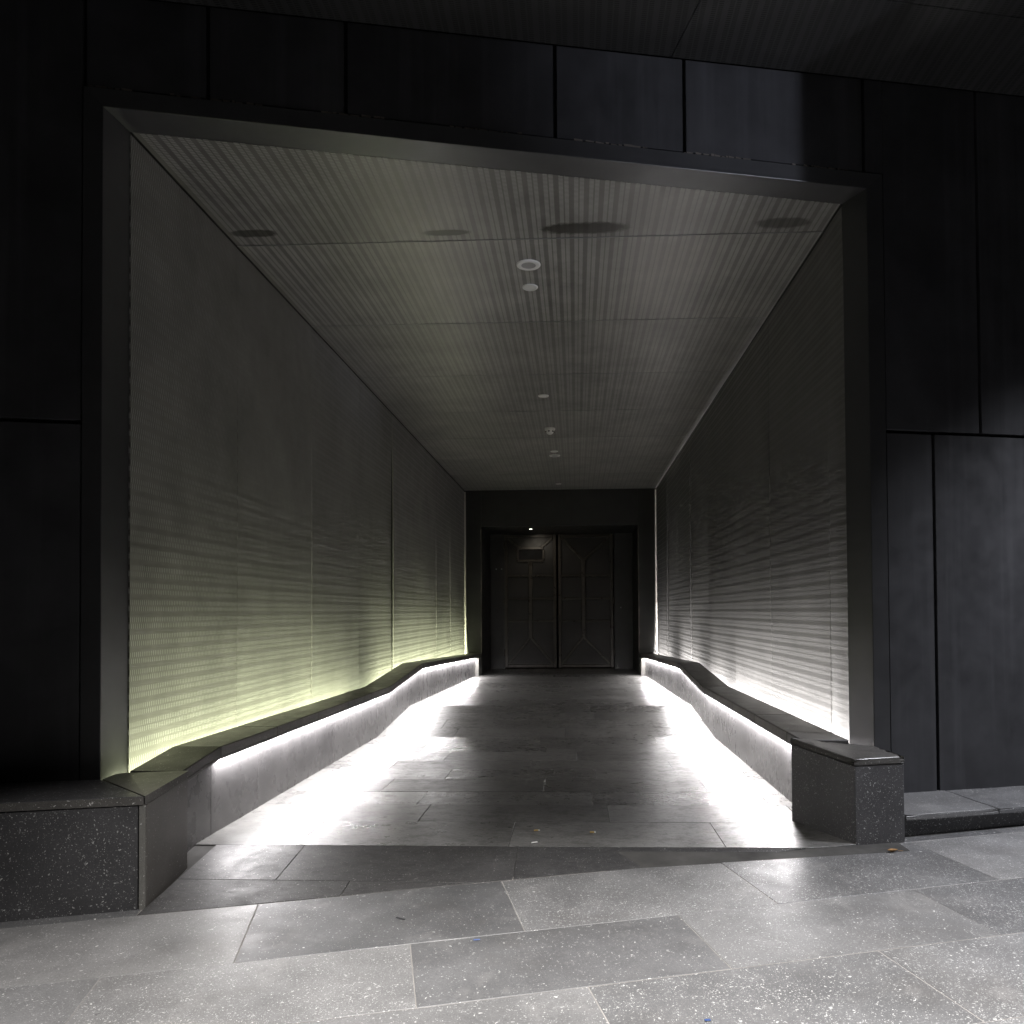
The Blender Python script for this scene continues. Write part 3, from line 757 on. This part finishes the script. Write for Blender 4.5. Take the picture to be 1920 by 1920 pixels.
        from_bm('diffuser', bm, 'led_white', led1, recalc=False)
    folds = [ks[0]] + ([8.95, 10.92] if side == 'L' else [9.0, 11.08]) + [17.02]
    for a, b_ in zip(folds, folds[1:]):
        xm = (xa + xb) / 2; ya, yb = a + 0.01, b_ - 0.01; dz = -TK + 0.002 - 0.003
        strip_light('strip_lamp', (xm, ya, top(ya) + dz), (xm, yb, top(yb) + dz), 0.014, True, (1.0, 0.965, 0.975), L_LIP * (0.85 if side == 'L' else 1.0), led1)
    led2 = tag(empty('led_strip', (back, y_s, 0.25)), ('yellow green wall washer strip in the slot behind the bench' if side == 'L' else 'white wall washer strip in the slot behind the bench'), 'light strip', 'light strips of the benches')
    SEG = [(4.21, 5.2, .009), (5.2, 6.4, .010), (6.4, 7.6, .011), (7.6, 8.4, .015), (9.7, 10.6, .014), (10.6, 11.8, .016),
           (11.8, 13.0, .020), (13.0, 14.2, .015), (14.2, 15.4, .019), (15.4, 17.55, .014)] if side == 'L' else \
          [(5.34, 6.2, .026), (6.2, 7.4, .020), (7.4, 8.6, .018), (8.6, 9.1, .024), (9.6, 10.5, .013), (11.7, 12.9, .009),
           (12.9, 13.6, .022), (15.2, 17.55, .009)]
    for a, b_, s0 in SEG:
        wd = 0.020
        if side == 'L': xa, xb = back + s0, back + s0 + wd
        else: xa, xb = back - s0 - wd, back - s0
        dp = 0.44; s0 *= dp / 0.25; wd *= dp / 0.25
        ya, yb = a + 0.01, b_ - 0.01
        za, zb = top(ya) - dp, top(yb) - dp
        hexa('channel', [(xa - .002, ya, za - .012), (xb + .002, ya, za - .012), (xb + .002, yb, zb - .012), (xa - .002, yb, zb - .012),
                         (xa - .002, ya, za), (xb + .002, ya, za), (xb + .002, yb, zb), (xa - .002, yb, zb)], 'alu', led2, 0)
        bm = bmesh.new(); bm.faces.new([bm.verts.new(p) for p in ((xa, ya, za + .0010), (xb, ya, za + .0010), (xb, yb, zb + .0010), (xa, yb, zb + .0010))])
        from_bm('diffuser', bm, 'led_wall_y' if side == 'L' else 'led_wall_w', led2, recalc=False)
        xm = (xa + xb) / 2
        strip_light('strip_lamp', (xm, ya, za + .003), (xm, yb, zb + .003), wd, False, COL_Y if side == 'L' else COL_W, L_WALL_Y if side == 'L' else L_WALL_W, led2)
    return t
bench('L', 'long dark stone bench under the yellow green lit wall, rising and falling with the floor')
bench('R', 'long dark stone bench under the white lit wall, rising and falling with the floor')

# ------------------------------------------------------------------ low wall at the entrance, joined to the bench by a corner block
lw = tag(empty('low_wall', (-2.04, 3.71, -0.04)), 'low speckled dark stone wall with a cap, turning the corner into the passage', 'low wall')
PL = (-2.04, 3.715); PE = (-2.068, 4.190)
dx, dy = -FC, -FS
def along(s, depth=0.0, base=PL): return (base[0] + dx * s - dy * 0 + (-FS) * depth, base[1] + dy * s + FC * depth)
MB = (-2.476, 4.090)
segs = [0.030, 1.25, 2.5, 3.3]
for a, b_ in zip(segs, segs[1:]):
    p, q = along(a + 0.002), along(b_ - 0.002); r_, s_ = along(b_ - 0.002, 0.10), along(a + 0.002, 0.10)
    hexa('face_stone', [(*q, -0.16), (*p, -0.16), (*s_, -0.16), (*r_, -0.16), (*q, 0.440), (*p, 0.446), (*s_, 0.446), (*r_, 0.440)], 'lowwall', lw, 0.003)
    # core behind
    p2, q2 = along(a, 0.11), along(b_, 0.11); r2, s2 = along(b_, 0.30), along(a, 0.30)
    hexa('core', [(*q2, -0.16), (*p2, -0.16), (*s2, -0.16), (*r2, -0.16), (*q2, 0.42), (*p2, 0.42), (*s2, 0.42), (*r2, 0.42)], 'mortar_dark', lw, 0)
# corner: flank stone showing its sawn edge
fe = (PL[0] - 0.027 * FC, PL[1] - 0.027 * FS)
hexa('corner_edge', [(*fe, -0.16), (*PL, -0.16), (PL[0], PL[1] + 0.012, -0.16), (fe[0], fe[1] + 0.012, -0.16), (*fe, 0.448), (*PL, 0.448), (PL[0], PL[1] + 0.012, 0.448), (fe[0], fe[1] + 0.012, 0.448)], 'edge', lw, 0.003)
hexa('flank_stone', [(PL[0] - 0.027, PL[1] + 0.014, -0.12), (PL[0] + 0.001, PL[1] + 0.014, -0.12), (PE[0], PE[1], -0.12), (PE[0] - 0.115, PE[1], -0.12),
                     (PL[0] - 0.027, PL[1] + 0.014, 0.447), (PL[0] + 0.001, PL[1] + 0.014, 0.447), (PE[0], PE[1], 0.476), (PE[0] - 0.115, PE[1], 0.476)], 'bench', lw, 0.002)
hexa('core', [(-2.38, 4.0, -0.1), (-2.155, 3.85, -0.1), (-2.155, 4.11, -0.1), (-2.38, 4.11, -0.1), (-2.38, 4.0, 0.44), (-2.155, 3.85, 0.44), (-2.155, 4.11, 0.47), (-2.38, 4.11, 0.47)], 'mortar_dark', lw, 0)
def capz(x, y, base=PL):
    d = -(x - base[0]) * FS + (y - base[1]) * FC      # distance behind the front face
    return 0.489
# cap of the wall along the facade
for k, (a, b_) in enumerate(((0.0, 1.25), (1.25, 2.5), (2.5, 3.3))):
    q = along(b_ - 0.0015, -0.004); r_ = along(b_ - 0.0015, 0.49)
    if k == 0: poly = [q, (PL[0] - 0.004, PL[1] - 0.005), (MB[0] - 0.006, MB[1] + 0.0), r_]
    else: poly = [q, along(a + 0.0015, -0.004), along(a + 0.0015, 0.49), r_]
    o = edge_faces(prism('cap_stone', poly, capz, 0.040, 'lowwall', lw, 0.003), 'cap_edge_lit')
bm = bmesh.new()
cp = [((PL[0] + 0.003, PL[1] - 0.003), 0.4895), ((PE[0] + 0.004, PE[1] + 0.002), 0.5140), ((-2.388, 4.192), 0.5030), ((-2.456, 4.192), 0.4975), ((MB[0] + 0.003, MB[1] + 0.004), 0.4895)]
tv = [bm.verts.new((*p, z)) for p, z in cp]; lv = [bm.verts.new((*p, z - 0.040)) for p, z in cp]
for k in (1, 2, 3): bm.faces.new((tv[0], tv[k], tv[k + 1])); bm.faces.new((lv[0], lv[k], lv[k + 1]))
for i in range(5): bm.faces.new((tv[i], tv[(i + 1) % 5], lv[(i + 1) % 5], lv[i]))
edge_faces(from_bm('cap_stone', bm, 'bench', lw), 'cap_edge_lit')

# ------------------------------------------------------------------ end block of the other bench
rb = tag(empty('stone_end_block', (1.6, 4.8, 0.03)), 'speckled dark stone block with a chipped cap ending the bench at the entrance', 'stone block')
RL_, FL_, FR_, RR_ = (1.330, 5.052), (1.546, 4.540), (1.840, 4.606), (1.858, 5.118)
def bpts(pts, z0s, z1s): return [(*p, z) for p, z in zip(pts, z0s)] + [(*p, z) for p, z in zip(pts, z1s)]
hexa('body', bpts([FL_, FR_, RR_, RL_], [0.028, 0.034, 0.036, 0.030], [0.474, 0.480, 0.455, 0.514]), ['lowwall'], rb, 0.003)
ov = 0.004
cpts = [(FL_[0] - ov, FL_[1] - ov), (FR_[0] + ov, FR_[1] - ov), (RR_[0], RR_[1]), (RL_[0] - ov, RL_[1] + 0.003)]
o = hexa('cap_stone', bpts(cpts, [0.476, 0.482, 0.457, 0.516], [0.514, 0.520, 0.492, 0.554]), 'bench', rb, 0.004)
chip_edges(o, 0.006, 9, 4); edge_faces(o, 'cap_edge_lit')

# ------------------------------------------------------------------ low plinth along the facade
pl = tag(empty('stone_plinth', (2.8, 5.0, 0.05)), 'low stone plinth with a pale top and shadowed underside along the facade', 'plinth')
pd = (math.cos(math.radians(14.5)), math.sin(math.radians(14.5)))
PB = (1.872, 4.665)
def pln(s, d): return (PB[0] + pd[0] * s - pd[1] * d, PB[1] + pd[1] * s + pd[0] * d)
for a, b_ in ((0.0, 0.62), (0.62, 1.75), (1.75, 2.9), (2.9, 3.6)):
    pts = [pln(a + .0015, 0), pln(b_ - .0015, 0), pln(b_ - .0015, 0.50), pln(a + .0015, 0.50)]
    z = [0.174 + 0.004 * a, 0.174 + 0.004 * b_, 0.182 + 0.004 * b_, 0.182 + 0.004 * a]
    o = hexa('cap_stone', bpts(pts, [k - 0.034 for k in z], z), 'pave', pl, 0.003); chip_edges(o, 0.003, 5, int(a * 10))
    pts = [pln(a, 0.05), pln(b_, 0.05), pln(b_, 0.45), pln(a, 0.45)]
    hexa('base_stone', bpts(pts, [-0.1] * 4, [k - 0.036 for k in z]), 'lowwall', pl, 0.002)

# ------------------------------------------------------------------ canopy over the pavement
cn = tag(empty('entrance_canopy', (0, 2, 4.7)), 'dark perforated canopy soffit over the pavement in front of the facade', 'canopy')
bands = [(0.0, 0.63), (0.63, 1.85), (1.85, 3.05), (3.05, 4.25), (4.25, 5.45), (5.45, 6.65), (6.65, 7.85)]
for (a, b_) in bands:
    for x0, x1 in ((-5.4, -2.4), (-2.4, 0.6), (0.6, 3.6), (3.6, 6.4)):
        a0, a1 = fac(x0 + 0.002, a + 0.003), fac(x1 - 0.002, a + 0.003); c0, c1 = fac(x0 + 0.002, b_ - 0.003), fac(x1 - 0.002, b_ - 0.003)
        z = [zsof(x0), zsof(x1), zsof(x1), zsof(x0)]
        hexa('soffit_panel', [(*c0, z[0]), (*c1, z[1]), (*a1, z[2]), (*a0, z[3]), (*c0, z[0] + .02), (*c1, z[1] + .02), (*a1, z[2] + .02), (*a0, z[3] + .02)], 'soffit', cn, 0.001)
a0, a1, c0, c1 = fac(-5.5, -0.3), fac(6.5, -0.3), fac(-5.5, 8.0), fac(6.5, 8.0)
hexa('roof_slab', [(*c0, 4.9), (*c1, 4.9), (*a1, 4.9), (*a0, 4.9), (*c0, 5.4), (*c1, 5.4), (*a1, 5.4), (*a0, 5.4)], 'black', cn, 0)
cc = tag(empty('cutoff_column', (5.58, 0.42, 0.0)), 'unseen square dark column added to cut off the street light', 'column')  # out-of-view column, added to give the light on the facade its hard edge
box('shaft', 5.28, 5.88, 0.12, 0.72, 0.0, 4.78, 'facade', cc, 0.01)
box('base', 5.25, 5.93, 0.07, 0.77, -0.05, 0.25, 'bench', cc, 0.01)

# canopy downlights that light the pavement, set in the soffit
def canopy_light(x, y, energy, angle, label, col=(1.0, 0.975, 0.955), blend=0.75, tgt=None):
    z = zsof(x) - 0.001
    t = fitting('canopy_downlight', label, x, y, z, 0.11, 0.085, 'greylens', 'downlights in the canopy', 'downlight')
    spot('canopy_spot', (x, y, z - 0.03), tgt or (x, y, 0), energy, col, angle, blend, 0.06, t)
canopy_light(-0.30, 1.55, 2250, 82, 'canopy downlight over the middle of the pavement', blend=0.8)
canopy_light(1.6, 1.6, 900, 76, 'canopy downlight over the pavement nearer the plinth', blend=0.55)
canopy_light(*fac(3.87, 1.9), 1450, 98, 'canopy downlight washing the facade beside the plinth', col=(0.90, 0.92, 1.0), blend=0.7)
# added lamp standing in for unseen street light, cut off by the added column
sl = tag(empty('street_light_stand_in', (8.2, -3.55, -0.25)), 'added lamp across the road, standing in for unseen street light', 'lamp')
bm = disc_bm(0.06, 3.0, 12, 0.04); bmesh.ops.translate(bm, vec=(8.2, -3.55, 1.25), verts=bm.verts); from_bm('pole', bm, 'frame', sl)
bm = disc_bm(0.20, 0.12, 16, 0.12); bmesh.ops.translate(bm, vec=(8.2, -3.55, 2.83), verts=bm.verts); from_bm('head', bm, 'frame', sl)
spot('street_spot', (8.1, -3.45, 2.7), (1.25, 4.95, 4.5), 1300, (0.80, 0.84, 1.0), 17, 1.0, 0.03, sl)

# ------------------------------------------------------------------ litter
lf = tag(empty('dry_leaf', (1.70, 4.42, 0.036)), 'small curled orange brown leaf on the pavement in front of the end block', 'leaf')
bm = bmesh.new(); gr = []
for i in range(7):
    u = i / 6 - 0.5; w = 0.013 * math.cos(u * math.pi) + 0.0008
    gr.append([bm.verts.new((1.70 + u * 0.062, 4.42 + u * 0.012 + k * w, 0.040 + 0.012 * (abs(k) ** 2) * math.cos(u * 3) + 0.010 * u * u * 4)) for k in (-1, -0.4, 0.4, 1)])
for i in range(6):
    for j in range(3): bm.faces.new((gr[i][j], gr[i + 1][j], gr[i + 1][j + 1], gr[i][j + 1]))
from_bm('blade', bm, 'leaf', lf, True)
bm = disc_bm(0.0012, 0.03, 6); bmesh.ops.rotate(bm, verts=bm.verts, cent=(0, 0, 0), matrix=Matrix.Rotation(math.pi / 2, 3, 'Y'))
bmesh.ops.translate(bm, vec=(1.745, 4.43, 0.041), verts=bm.verts); from_bm('stalk', bm, 'leaf', lf)
def butt(x, y, rot, label, mats=('paper', 'white')):
    z = zfloor(x, y) + 0.005 if y > edge_y(x) else zpave(x, y) + 0.005
    t = tag(empty('cigarette_butt', (x, y, z - 0.005)), label, 'litter', 'litter on the paving')
    for nm, off, L, mt in (('filter', 0.0, 0.026, mats[0]), ('paper_end', 0.017, 0.008, mats[1])):
        bm = disc_bm(0.0042, L, 8); bmesh.ops.translate(bm, vec=(0, 0, off), verts=bm.verts)
        bmesh.ops.rotate(bm, verts=bm.verts, cent=(0, 0, 0), matrix=Matrix.Rotation(math.pi / 2, 3, 'Y'))
        bmesh.ops.rotate(bm, verts=bm.verts, cent=(0, 0, 0), matrix=Matrix.Rotation(rot, 3, 'Z'))
        bmesh.ops.translate(bm, vec=(x, y, z), verts=bm.verts); from_bm(nm, bm, mt, t)
butt(-0.247, 4.78, 0.1, 'orange cigarette butt in the middle of the passage mouth')
butt(0.085, 4.745, -0.1, 'orange cigarette butt nearer the white lit bench')
butt(-0.247, 4.52, 0.4, 'pale cigarette butt on the dark sill row of slabs', ('white', 'white'))
def scrap(x, y, rot, label, mt, L=0.028):
    bm = bmesh.new(); bm_hexa(box_pts(-L / 2, L / 2, -0.005, 0.005, 0, 0.003), 0.001, bm)
    bmesh.ops.rotate(bm, verts=bm.verts, cent=(0, 0, 0), matrix=Matrix.Rotation(rot, 3, 'Z'))
    bmesh.ops.translate(bm, vec=(x, y, zpave(x, y) + 0.001), verts=bm.verts)
    tag(from_bm('plastic_scrap', bm, mt), label, 'litter', 'litter on the paving')
scrap(-0.42, 3.32, 0.2, 'tiny dark blue plastic scrap beside the joint in the middle of the pavement', 'blue')
scrap(0.42, 2.66, 0.1, 'tiny bright blue plastic scrap at the near edge of the pavement', 'blue', 0.02)
scrap(-0.79, 3.56, -0.5, 'thin dark sliver of litter on the pale slab left of the middle', 'asphalt', 0.05)
